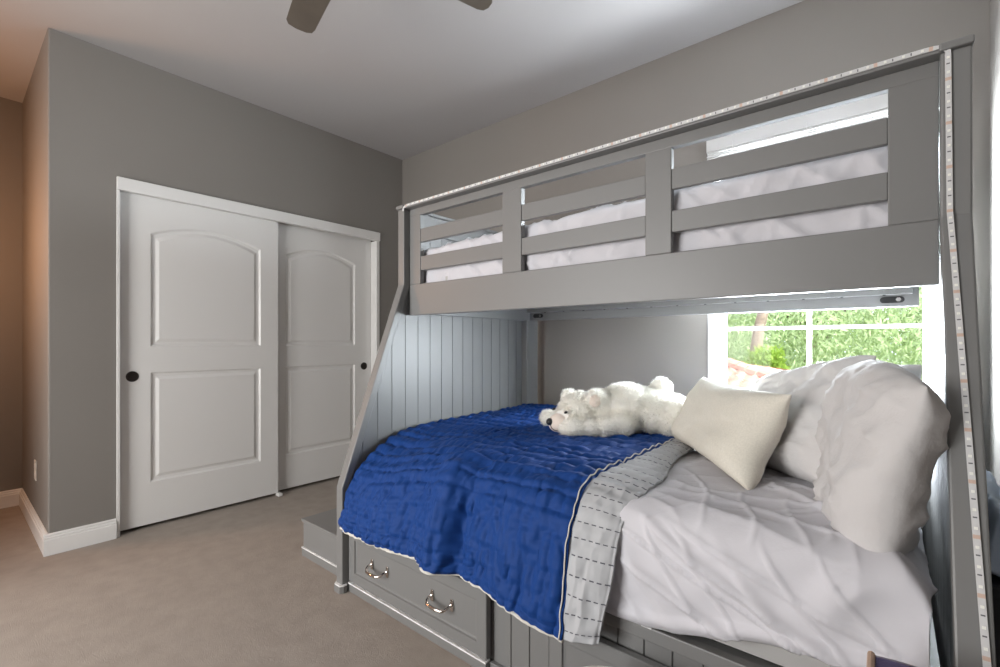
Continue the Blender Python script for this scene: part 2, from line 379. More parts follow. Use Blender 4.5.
# ================================================================== BUNK BED
XL0, XL1, XR0, XR1 = -1.897, -1.850, .088, .140          # end panels
GY = 1.505                                               # guardrail front
PF = [(1.130, 0), (1.130, .46), (1.470, 1.39), (1.470, 1.765)]   # front edge of the end panels (y, z)
YB = 2.53
bed = empty('bunk_bed', (-.88, 1.8, 0), 'grey painted twin over full bunk bed with slanted ends and drawers', 'bunk bed')
def yfront(z):
    if z <= .46: return 1.13
    if z >= 1.39: return 1.47
    return 1.13+(z-.46)/.93*.34
def zl(y):
    if y >= 1.47: return 1.765
    return max(0, .46+(y-1.13)/.34*.93)
for (xa, xb, inner) in ((XL0, XL1, 1), (XR0, XR1, -1)):
    # front stile that follows the slope
    bm = bmesh.new()
    off = [(y+.036, z) for y, z in PF[::-1]]; off[1] = (1.470+.036, 1.381); off[2] = (1.166, .453)
    prism(bm, PF+off, 'x', xa, xb)
    st = obj('end_stile', bm, M['bed'], bed, .004)
    # tongue and groove boards as one panel
    bm = bmesh.new(); xi = (xa+.012, xb-.012) ; y = 1.16; W = .082
    while y < YB-.01:
        y2 = min(y+W, YB); ya, yb_ = y+.0012, y2-.0012
        prism(bm, [(ya, .02), (yb_, .02), (yb_, min(zl(yb_-.03), 1.74)), (ya, min(zl(ya-.03), 1.74))], 'x', *xi)
        y = y2
    # thin tongue behind the grooves
    poly = [(1.16, .02), (YB, .02), (YB, 1.74), (1.50, 1.74), (1.50, 1.36), (1.16, .44)]
    prism(bm, poly, 'x', xi[0]+.0022, xi[1]-.0022)
    obj('beadboard_panel', bm, M['beadboard'], bed, .001, seg=1)
    obj('end_top_rail', B(xa+.002, xb-.002, 1.53, YB, 1.665, 1.765), M['bed'], bed, .003)
    obj('end_cap', B(xa-.003, xb+.003, 1.458, YB+.008, 1.765, 1.783), M['bed'], bed, .004)
    if inner == 1: obj('end_rail', B(xb-.004, xb+.022, 1.54, YB-.02, 1.247, 1.37), M['bed'], bed, .002)
    if inner == 1: obj('corner_post', B(XL1-.012, -1.818, 2.448, 2.568, .0, 1.25), M['bed'], bed, .003)
# plinth feet of the front stiles
for (xa, xb) in ((XL0, XL1), (XR0, XR1)):
    bm = bmesh.new(); prism(bm, [(xa-.008, 1.15), (xa-.008, 1.132), (xa+.006, 1.116), (xb+.004-.004, 1.116), (xb+.010, 1.132), (xb+.010, 1.15)], 'z', 0, .030)
    f_ = obj('foot_block', bm, M['bed'], bed, .002)
    bm = bmesh.new(); prism(bm, [(xa-.007, 1.149), (xa-.007, 1.133), (xa+.006, 1.118), (xb, 1.118), (xb+.009, 1.133), (xb+.009, 1.149)], 'z', .030, .035)
    o = obj('worn_edge', bm, M['worn'], f_); o['label'] = 'white worn paint edge'
# guardrail
obj('front_board', B(XL1, XR0, GY, GY+.028, 1.238, 1.391), M['bed'], bed, .003)
for (a, b) in ((XL1, -1.770), (-1.247, -1.148), (-.628, -.541), (-.005, XR0)):
    obj('guard_post', B(a, b, GY+.001, GY+.027, 1.391, 1.732), M['bed'], bed, .0025)
obj('guard_top_rail', B(XL1, XR0, GY, GY+.028, 1.730, 1.766), M['bed'], bed, .0025)
for (z0, z1) in ((1.457, 1.526), (1.596, 1.662)):
    for (a, b) in ((-1.770, -1.247), (-1.148, -.628), (-.541, -.005)):
        obj('guard_slat', B(a, b, GY+.004, GY+.024, z0, z1), M['bed'], bed, .0025)
obj('guard_cap', B(XL1, XR0, 1.468, GY+.036, 1.766, 1.786), M['bed'], bed, .003)
# back rail, ledger, platform
obj('back_guard_rail', B(XL1, XR0, 2.503, YB, 1.56, 1.63), M['bed'], bed, .003)
br = obj('back_rail', B(XL1+.02, XR0, 2.500, YB, 1.248, 1.40), M['bed'], bed, .003)
ld = obj('ledger', B(XL1+.02, XR0-.02, 2.462, 2.4995, 1.297, 1.322), M['bed'], bed, .002)
for k in range(13):
    x = -1.70+k*.14; bm = lathe(bmesh.new(), [(.0055, 1.2935), (.0055, 1.2975)], (x, 2.481, 0), 'z', 10)
    obj('screw', bm, M['black'], ld)
for x in (-1.765, .005):
    bm = bmesh.new(); n = 10; pts = []
    for k in range(n+1): a = R(90-180*k/n); pts.append((x+.026+.013*math.cos(a), 1.281+.0-.004+.013*math.sin(a)))
    for k in range(n+1): a = R(270-180*k/n); pts.append((x-.026+.013*math.cos(a), 1.277+.013*math.sin(a)))
    prism(bm, pts, 'y', 2.498, 2.505); sl = obj('bolt_slot', bm, M['black'], br)
    obj('bolt', lathe(bmesh.new(), [(.009, 2.490), (.009, 2.499)], (x+.02, 0, 1.277), 'y', 6), M['chrome'], sl)
obj('platform', B(XL1+.003, XR0-.003, GY+.03, 2.497, 1.323, 1.340), M['bed'], bed, .001)
# lower side rail and beadboard under it
obj('side_rail', B(XL1, XR0, 1.186, 1.214, .318, .356), M['bed'], bed, .003)
o = obj('worn_edge', B(-.625, -.60, 1.1845, 1.19, .3535, .3575), M['worn'], bed); o['label'] = 'white chipped paint on the side rail'
o = obj('worn_edge', B(-.505, -.478, 1.1845, 1.19, .3535, .3575), M['worn'], bed); o['label'] = 'white chipped paint on the side rail'
bm = bmesh.new(); x = XL1
while x < XR0-.01:
    box(bm, x+.0015, min(x+.075, XR0)-.0015, 1.192, 1.208, .02, .318); x += .075
box(bm, XL1, XR0, 1.197, 1.206, .02, .318)
obj('side_beadboard', bm, M['bed'], bed, .0015, seg=1)
obj('lower_platform', B(XL1, XR0, 1.215, 2.56, .335, .352), M['bed'], bed)
obj('back_panel', B(XL1, XR0, 2.575, 2.60, .02, .352), M['bed'], bed)
def drawer(x0, x1):
    bm = bmesh.new(); yf = 1.160
    # frame with an inset panel, cut as stepped loops
    def lp(m, y, z0=.045, z1=.278): return [bm.verts.new((a, y, b)) for a, b in ((x0+m, z0+m), (x1-m, z0+m), (x1-m, z1-m), (x0+m, z1-m))]
    ls = [lp(0, yf+.022), lp(0, yf+.002), lp(.002, yf), lp(.044, yf), lp(.047, yf+.006), lp(.055, yf+.008)]
    for a, b in zip(ls, ls[1:]):
        for i in range(4): bm.faces.new((a[i], a[(i+1) % 4], b[(i+1) % 4], b[i]))
    bm.faces.new(ls[-1]); bm.faces.new(ls[0][::-1])
    d = obj('drawer', bm, M['bed'], bed)
    obj('drawer_side', B(x0+.03, x1-.03, yf+.022, 1.191, .05, .262), M['bed'], d)
    k_ = obj('base_strip', B(x0, x1, yf-.002, yf+.026, .0, .034), M['bed'], d, .002)
    wl = obj('worn_edge', B(x0, x1, yf-.0035, yf+.02, .034, .0395), M['worn'], k_); wl['label'] = 'white worn paint line'
    cx = (x0+x1)/2
    for s in (-.188, .188):
        hx = cx+s; bm = bmesh.new(); z = .163
        pts = [(hx-.052, yf, z+.004), (hx-.052, yf-.012, z+.003), (hx-.048, yf-.026, z-.004), (hx-.036, yf-.034, z-.008), (hx, yf-.036, z-.010), (hx+.036, yf-.034, z-.008), (hx+.048, yf-.026, z-.004), (hx+.052, yf-.012, z+.003), (hx+.052, yf, z+.004)]
        tube(bm, pts, [.0055, .0055, .0055, .006, .0068, .006, .0055, .0055, .0055], 10)
        h = obj('handle', bm, M['chrome'], d, smooth=True); h['label'] = 'shiny chrome bow handle'
        for q in (-.052, .052):
            bm = bmesh.new(); prism(bm, [(hx+q-.007, z-.018), (hx+q+.007, z-.018), (hx+q+.009, z+.004), (hx+q+.005, z+.024), (hx+q-.005, z+.024), (hx+q-.009, z+.004)], 'y', yf+.0065, yf+.003)
            bmesh.ops.translate(bm, verts=bm.verts, vec=(0, 0, 0))
            obj('mounting_plate', bm, M['chrome'], h, .001)
    return d
drawer(-1.846, -1.030); drawer(-.780, .052)
bp_ = obj('base_strip', B(-1.03, -.78, 1.176, 1.192, 0, .034), M['bed'], bed, .002)

# step box at the foot end
sb = empty('step_box', (-2.13, 1.36, 0), 'low grey wooden step standing on the carpet beside the bed foot', 'step')
obj('riser_box', B(-2.335, -1.9, 1.203, 1.62, 0, .176), M['bed'], sb, .003)
obj('tread', B(-2.343, -1.9, 1.195, 1.62, .176, .192), M['bed'], sb, .004)
obj('base_strip', B(-2.340, -1.9, 1.197, 1.204, 0, .040), M['bed'], sb, .002)
o = obj('worn_edge', B(-2.341, -1.9, 1.196, 1.204, .040, .045), M['worn'], sb); o['label'] = 'white worn paint line'

# ------------------------------------------------------------------ LED tape
def led():
    bm = bmesh.new()
    path = [(XL1+.002, 1.463, 1.752), (XL1+.004, 1.4635, 1.768), (XL1+.03, 1.4655, 1.777), (.06, 1.4655, 1.779), (.092, 1.464, 1.776), (.100, 1.4645, 1.764), (.103, 1.4645, 1.40)]
    for k in range(1, 13):
        z = 1.39-k*.0775; path.append((.104+.026*k/12, yfront(z)-.0035-.001, z))
    path.append((.131, 1.1255, .30)); path.append((.131, 1.1255, .06))
    pts = [Vector(p) for p in path]; L = [0]
    for a, b in zip(pts, pts[1:]): L.append(L[-1]+(b-a).length)
    def at(s):
        for i in range(len(pts)-1):
            if s <= L[i+1]+1e-9:
                t = (s-L[i])/(L[i+1]-L[i]); return pts[i].lerp(pts[i+1], t), (pts[i+1]-pts[i]).normalized()
        return pts[-1], (pts[-1]-pts[-2]).normalized()
    # breakpoints : pads every .10, chips every .0333, marks between
    def quad(s0, s1, hw, lift, mi):
        r = []
        for s in (s0, s1):
            p, t = at(s); n = Vector((0, -1, 0)); n = (n-t*n.dot(t)).normalized(); sd = t.cross(n)
            r.append((p-sd*hw+n*lift, p+sd*hw+n*lift, p+sd*hw+n*(lift-.0022), p-sd*hw+n*(lift-.0022)))
        v = [[bm.verts.new(c) for c in q] for q in r]
        for i in range(4):
            f = bm.faces.new((v[0][i], v[0][(i+1) % 4], v[1][(i+1) % 4], v[1][i])); f.material_index = mi
        for q in v: bm.faces.new(q).material_index = mi
    cuts = sorted(set([round(k*.02, 4) for k in range(int(L[-1]/.02)+1)]+[round(x, 4) for x in L]))
    for a, b in zip(cuts, cuts[1:]):
        if b-a > 1e-4: quad(a, b, .0052, .0012, 0)
    s = .02
    k = 0
    while s < L[-1]-.03:
        quad(s, s+.005, .0026, .0028, 1)
        if k % 3 == 0: quad(s+.014, s+.021, .0050, .0016, 2)
        else: quad(s+.015, s+.0175, .003, .0016, 3)
        s += .0333; k += 1
    return bm
o = obj('led_strip', led(), [M['ledbase'], M['ledchip'], M['copper'], M['blackmark']])
tag(o, 'pale led tape stuck along the bunk top edge and down its right end', 'led strip')

# ================================================================== BEDDING
def rbox_wrinkle(x, y, z, amp):
    return Vector((0, 0, amp*(nz(x*3.1, y*6.5, z*5)+.5*nz(x*8, y*15, 3+z*9))))
# upper mattress with its white fitted sheet
um = empty('upper_mattress', (-.88, 2.0, 1.34), 'mattress in a wrinkled white sheet on the top bunk behind the guardrail', 'mattress')
obj('mattress_core', B(XL1+.06, XR0-.06, GY+.055, 2.47, 1.341, 1.55), M['mattress'], um, .03, seg=3)
def sheet_fn(x0, x1, y0, y1, zb, zt, r, amp, seed, fx=1.0):
    """closed-top sheet: arc over the front and over both ends"""
    h = zt-zb
    LX = (x1-x0)+2*h; LY = (y1-y0)+h
    def arc(d):     # d = distance past the rim, gives (outward, drop)
        q = r*math.pi/2
        if d < 0: return d, 0
        if d < q: a = d/r; return r*math.sin(a), r*(1-math.cos(a))
        return r, r+(d-q)
    def fn(u, v):
        a = -h+LX*u; W_ = x1-x0
        if a < W_/2: ox, da = arc(-a+r*.0 - (0) + (r*.57) - r*.57 + 0 if False else -(a-r)) ; x = x0+r-ox
        else: ox, da = arc(a-(W_-r)); x = x1-r+ox
        b = LY*v; oy, db = arc((y1-y0-r) and (b-(y1-y0-r))); y = y0+r-oy
        d = (da**4+db**4)**.25 if (da or db) else 0
        z = max(zt+.048*(x-x0)/W_-d, zb)
        front = 1 if db > da else 0
        k = smooth01(0, r, db); ke = smooth01(0, r, da)
        n1 = nz(x*5*fx+seed+z*3, y*4, z*4); n2 = nz((x+z*.7)*11*fx+seed*2, y*9, z*6+1); n3 = 1-abs(nz((x-z*1.3)*7*fx+seed, y*6, z*5))*2
        c1 = math.exp(-abs(nz((x+z*1.1)*6.5+seed, z*2.2, y*3))/.06); c2 = math.exp(-abs(nz((x-z*.5)*11, z*3+seed, 4+y*3))/.07)
        wob = amp*(n1+.5*n2+.45*n3)+.016*c1+.010*c2-.012
        return Vector((x+wob*ke*.6, max(y-wob*k*1.0, y0-.004), z+wob*(1-k)*(1-ke)*.8))
    return fn
fn = sheet_fn(XL1+.04, XR0-.035, GY+.036, 2.48, 1.345, 1.583, .045, .010, 4.2, 1.6)
o = obj('fitted_sheet', grid(fn, 220, 110), M['sheet'], um, smooth=True)

# lower mattress
lm = empty('lower_mattress', (-.9, 1.88, .352), 'full size mattress on the lower bunk under the quilt', 'mattress')
# duvet / white sheet over the head half
def crease(a, b, c, w_=.07):
    return math.exp(-abs(nz(a, b, c))/w_)
def duvet_fn(u, v):
    x0, x1 = -.665, .058; y1 = 2.56; zt = .678; r = .085; yf = 1.172
    xa = x0 + (x1-x0+.03)*u
    def arc(d, r):
        q = r*math.pi/2
        if d < 0: return d, 0
        if d < q: a = d/r; return r*math.sin(a), r*(1-math.cos(a))
        return r, r+(d-q)
    ox, da = arc(xa-(x1-r), r); x = x1-r+ox
    hem = .360+.012*nz(x*9, 4, 4)+.085*smooth01(-.52, -.10, x)+.02*smooth01(-.1, .05, x)
    dm = max(1e-6, (zt-hem)**3-da**3)**(1/3); L = (y1-yf-r)+(r*math.acos(1-dm/r) if dm < r else r*math.pi/2+dm-r)
    t = L*v
    oy, db = arc(t-(y1-yf-r), r); y = yf+r-oy
    d = (da**3+db**3)**(1/3) if (da or db) else 0
    z = max(zt-d, hem)
    k = smooth01(0, r, db); ke = smooth01(0, r, da)
    calm = smooth01(-.60, -.49, x)                 # flat where the quilt lies on it
    s_ = max(0, min(1, (zt-z)/(zt-hem)))
    wx, wy, wz = x+.05*nz(x*3, y*3, z*3+5), y+.05*nz(x*3+9, y*3, z*3), z+.05*nz(x*3, y*3+9, z*3)
    # side: folds that run slantwise down and along, top: drawn ripples towards the pillows
    big = .011*nz(wx*3.4+wz*3, wy*2.5, 1.3)+.009*nz((wx-wz*1.4)*7, wy*5+7, 4.1)
    cs = 1.5*(.015*crease(wx*2.2+wz*5.5, wy*2, 3.1)+.011*crease(wx*5.2-wz*3.2, wy*3+2, 7.7)+.008*crease(wx*3.1+wz*10, wy*4, 1.9, .06)+.005*crease(wx*11+wz*9, wy*9, 5.5, .09))
    ct = .010*crease((wx*.8+wy)*3.6, (wx-wy)*1.1, 2.4)+.008*crease(wx*2.0+wy*6.2, wx*1.5, 8.8, .06)+.006*crease(wx*7+wy*2.2, wy*3, 4.4, .07)+.004*crease(wx*10-wy*8, wy*9, .4, .09)
    tail = .014*math.exp(-((s_-.93)/.05)**2)*smooth01(-.62, -.5, x)
    nside = (big+cs-.018)*k*calm+.012*math.sin(math.pi*min(1, s_*1.05))*k*calm+tail-.004*(1-calm)*k
    ntop = (big*.8+ct-.010)*(1-k)*(1-ke)*calm-.018*(1-calm)*(1-k)
    nend = (big+cs-.012)*ke*(1-k)*.5
    return Vector((x+nend, y-nside, z+ntop))
o = obj('white_duvet', grid(duvet_fn, 230, 300), M['sheet'], None, smooth=True); solid(o, .006)
tag(o, 'rumpled white duvet over the head half of the lower bunk, under the pillows', 'duvet')

# blue quilt over the foot half, its head edge turned back to the grey lining
def prof(x):
    """section of the quilt across the bed (y, z): softer slump near the foot, squarer near the head"""
    k = smooth01(-1.75, -1.15, x)
    A = [(2.50, .684), (2.1, .680), (1.64, .668), (1.42, .650), (1.275, .580), (1.196, .515), (1.145, .435), (1.118, .36), (1.110, .298)]
    Bq = [(2.52, .690), (2.1, .686), (1.64, .684), (1.42, .684), (1.255, .672), (1.175, .620), (1.140, .53), (1.118, .41), (1.105, .300)]
    hem = [( -1.85, .300), (-1.75, .300), (-1.4, .318), (-1.2, .322), (-1.0, .322), (-.85, .305), (-.72, .288), (-.62, .300), (-.5, .325)]
    for (xa, ha), (xb, hb) in zip(hem, hem[1:]):
        if xa <= x <= xb: h = ha+(hb-ha)*(x-xa)/(xb-xa)
    P = [((1-k)*a[0]+k*b[0], (1-k)*a[1]+k*b[1]) for a, b in zip(A, Bq)]
    P[-1] = (P[-1][0], h)
    return P
def catmull(P, t):
    n = len(P)-1; s = min(t*n, n-1e-6); i = int(s); f = s-i
    p = [P[max(0, i-1)], P[i], P[i+1], P[min(n, i+2)]]
    return tuple(.5*((2*p[1][c])+(-p[0][c]+p[2][c])*f+(2*p[0][c]-5*p[1][c]+4*p[2][c]-p[3][c])*f*f+(-p[0][c]+3*p[1][c]-3*p[2][c]+p[3][c])*f**3) for c in (0, 1))
PAR = [0, .28, .50, .62, .71, .78, .85, .92, 1.0]
def quilt_pt(x, v, lift=0, amp=1):
    for i in range(8):
        if PAR[i] <= v <= PAR[i+1]: tt = (i+(v-PAR[i])/(PAR[i+1]-PAR[i]))/8; break
    P = prof(x); y, z = catmull(P, tt); y2, z2 = catmull(P, min(1, tt+.004)); y1_, z1_ = catmull(P, max(0, tt-.004))
    d = Vector((y2-y1_, z2-z1_)).normalized(); n = Vector((0, d.y, -d.x))
    n = Vector((0, -d[1]*-1 if False else d[1], -d[0])) if False else Vector((0, d[1], -d[0]))
    if n.z < 0 and v < .6: n = -n
    if v >= .6 and n.y > 0: n = -n
    dr = smooth01(.60, .95, v)
    arc_ = v*1.75
    # big drape folds of the hanging side, running down; rows and puckers on the top
    fold = .022*dr*(math.sin(x*15+.8*math.sin(x*5)+.6)*.6+nz(x*6, v*2, 1.7))
    # one deep fold where the side breaks near x=-1.12
    fold += -.030*dr*math.exp(-((x+1.10+.10*(v-.8))/.035)**2)+.022*dr*math.exp(-((x+1.19+.10*(v-.8))/.05)**2)
    rows = .0045*math.cos(arc_*2*math.pi/.062+1.6*nz(x*3, v*4, 5))*(1-.85*dr)
    puck = .0055*nz(x*34, arc_*15, 2)+.006*nz(x*14+3, arc_*30, 6)+.005*(1-2*abs(nz(x*26+arc_*5, arc_*9, 4)))
    puck += dr*(.010*(1-2*abs(nz(x*21+2*arc_, arc_*6, 8)))+.004*nz(x*50, arc_*22, 3)+.0012*math.cos(arc_*2*math.pi/.085+3*nz(x*4, 3, 1)))
    soft = .010*nz(x*4+7, v*5, 3)*(1-dr)
    return Vector((x+.006*nz(x*5, v*6, 9), y, z))+n*(lift+amp*(fold+rows+puck+soft))
bm = bmesh.new(); rings = []
for k in range(49):
    x = XL1+.014+(.046-XL1-.014)*k/48
    P = prof(max(-1.84, min(-.55, x))); e = .05*max(0, 1-min(k, 48-k)/1.5)+.035*smooth01(-.75, -.66, x)
    pts = [(2.56, .36), (2.56, .62)]+[(p[0]+.012, p[1]-.036-e) for p in P[:5]]
    y_, z_ = P[5]; pts += [(max(1.235, y_+.035), z_-.02), (1.235, min(.50, z_-.07)), (1.235, .36)]
    pts[1] = (2.56, pts[2][1])
    rings.append([bm.verts.new((x, p, q)) for p, q in pts])
for a, b in zip(rings, rings[1:]):
    for i in range(len(a)): bm.faces.new((a[i], a[(i+1) % len(a)], b[(i+1) % len(a)], b[i]))
bm.faces.new(rings[0][::-1]); bm.faces.new(rings[-1])
obj('mattress_core', bm, M['mattress'], lm)
QX_0, QX_1, QF = XL1+.012, -.685, -.560
qt = empty('quilt', (-1.27, 1.8, .35), 'royal blue quilted bedspread with grey lining over the foot of the lower bunk', 'quilt')
fn = lambda u, v: quilt_pt(QX_0+(QX_1-QX_0)*u, v, .004)
o = obj('quilt_cover', grid(fn, 300, 330, 0, lambda a, b: (a*1.16, b*1.75)), M['quilt'], qt, smooth=True); solid(o, .008)
def fold_edge(v):      # head edge of the turned-back band, (x) by position along the section
    return -.600+.068*smooth01(.36, .60, v)-.028*smooth01(.64, .82, v)+.006*nz(v*9, 3.3, 0)-.03*smooth01(.84, 1, v)
def lining_fn(u, v):
    a = QX_1-.012+.003*nz(v*7, 8, 1); x = a+(fold_edge(v)-a)*u
    lift = .015*math.sin(math.pi*min(1, .2+u*.85))**.5
    return quilt_pt(min(x, -.505), .10+.9*v, lift, .5)
o = obj('turned_back_lining', grid(lining_fn, 60, 260, 0, lambda a, b: (a*.14, b*1.6)), M['lining'], qt, smooth=True); solid(o, .008)
o['label'] = 'pale grey lining band with dark dashed stitching'
hem = [quilt_pt(QX_0+(QX_1-QX_0)*k/160, 1.0, .003)+Vector((0, -.002, -.004)) for k in range(161)]
o = obj('hem_piping', tube(bmesh.new(), hem, .0062, 6), M['piping'], qt, smooth=True); o['label'] = 'pale piping along the bottom hem'
edge = [quilt_pt(QX_1-.006+.003*nz((k/140)*7, 8, 1), .10+.9*k/140, .0185, .8) for k in range(141)]
o = obj('edge_piping', tube(bmesh.new(), edge, .0023, 6), M['piping'], qt, smooth=True); o['label'] = 'pale piping between blue and grey'

# ------------------------------------------------------------------ pillows
def pillow(name, W, H, T, mtx, m, label, seed, group=None, wr=1.0, rnd=.12, pinch=.07, slump=0):
    bm = bmesh.new(); n = 64; V = {}
    uvl = None
    for s in (1, -1):
        for i in range(n+1):
            for j in range(n+1):
                u, v = -1+2*i/n, -1+2*j/n
                edge = (i in (0, n)) or (j in (0, n))
                if s == -1 and edge: V[(s, i, j)] = V[(1, i, j)]; continue
                # crowd samples towards the rim
                uu, vv = math.sin(u*math.pi/2), math.sin(v*math.pi/2)
                x = W/2*uu*(1-pinch*(1-vv*vv)*uu*uu)*math.sqrt(1-rnd*vv*vv); y = H/2*vv*(1-pinch*(1-uu*uu)*vv*vv)*math.sqrt(1-rnd*uu*uu)
                prof_ = max(0, (1-uu**4)*(1-vv**4))**.5
                th = T/2*prof_*(1+.22*nz(uu*1.5+seed, vv*1.5, s*3))
                # belly sinks to the lower edge
                th *= 1-.18*vv
                rr = 1-min(1, math.hypot(uu, vv))
                ang = math.atan2(vv, uu)
                cr = .012*math.exp(-abs(nz(ang*1.9+seed*2, math.hypot(uu, vv)*1.3, s+seed))/.07)*smooth01(.15, .6, math.hypot(uu, vv))+.008*math.exp(-abs(nz(uu*2.2+vv*1.2+seed, vv*1.6-uu, s*2+seed))/.06)+.005*math.exp(-abs(nz(uu*4-vv*3, vv*4+seed, s))/.08)
                w_ = wr*.75*(cr+.010*(1-2*abs(nz(uu*2.0+seed, vv*2.6+s, seed*1.7)))+.007*nz(uu*5+seed, vv*5, s)+.010*nz(ang*2.6+seed, s*2., math.hypot(uu, vv)*1.1)*smooth01(.2, 1.0, math.hypot(uu, vv)))
                rim = smooth01(1, .80, max(abs(uu), abs(vv)))
                z = s*(th+w_*rim)
                z += slump*(1-vv)*(1-vv)*.25 + .02*nz(uu*1.1+seed*3, vv*1.1, 7)
                V[(s, i, j)] = bm.verts.new((x+.006*wr*nz(vv*4, seed, uu*4), y+.006*wr*nz(uu*4, seed+5, vv*4), z))
    for s in (1, -1):
        for i in range(n):
            for j in range(n):
                q = [V[(s, i, j)], V[(s, i+1, j)], V[(s, i+1, j+1)], V[(s, i, j+1)]]
                try: bm.faces.new(q if s == 1 else q[::-1])
                except ValueError: pass
    bmesh.ops.transform(bm, matrix=mtx, verts=bm.verts)
    o = obj(name, bm, m, None, smooth=True)
    return tag(o, label, 'pillow', group)
def frame(c, right, up):
    """matrix whose x axis is right, y axis about up, z axis faces out"""
    r = Vector(right).normalized(); u = Vector(up); u = (u-r*u.dot(r)).normalized(); nn = r.cross(u)
    mm = Matrix((r, u, nn)).transposed().to_4x4(); mm.translation = Vector(c); return mm
ed = Vector((.576, -.817, 0)); nr = Vector((-.817, -.576, 0))      # along the row of pillows, and the way they face
pillow('pillow', .70, .30, .16, frame((-.465, 1.80, .815), ed, Vector((.327, .23, .95))), M['pillow_cream'],
       'small cream pillow lying in front of the white pillows', 1.3, None, .25, rnd=0, pinch=.10)
pillow('pillow', .64, .42, .16, frame((-.255, 1.87, .842), Vector((.576, -.817, .15)), Vector((.38, .26, .9))), M['pillow_white'],
       'white pillow standing between the cream pillow and the right hand one', 2.9, None, 1.2)
pillow('pillow', .52, .43, .15, frame((-.045, 1.462, .842), Vector((.24, -.97, -.07)), Vector((.17, .06, .97))), M['pillow_white'],
       'large rumpled white pillow leaning on the right end of the bed', 5.1, None, .95, rnd=.20, pinch=.0)
pillow('pillow', .52, .40, .12, frame((-.11, 2.06, .845), Vector((.6, -.8, .02)), Vector((.15, .15, .97))), M['pillow_white'],
       'white pillow at the back by the window, mostly hidden by the others', 7.7, None, 1.0)

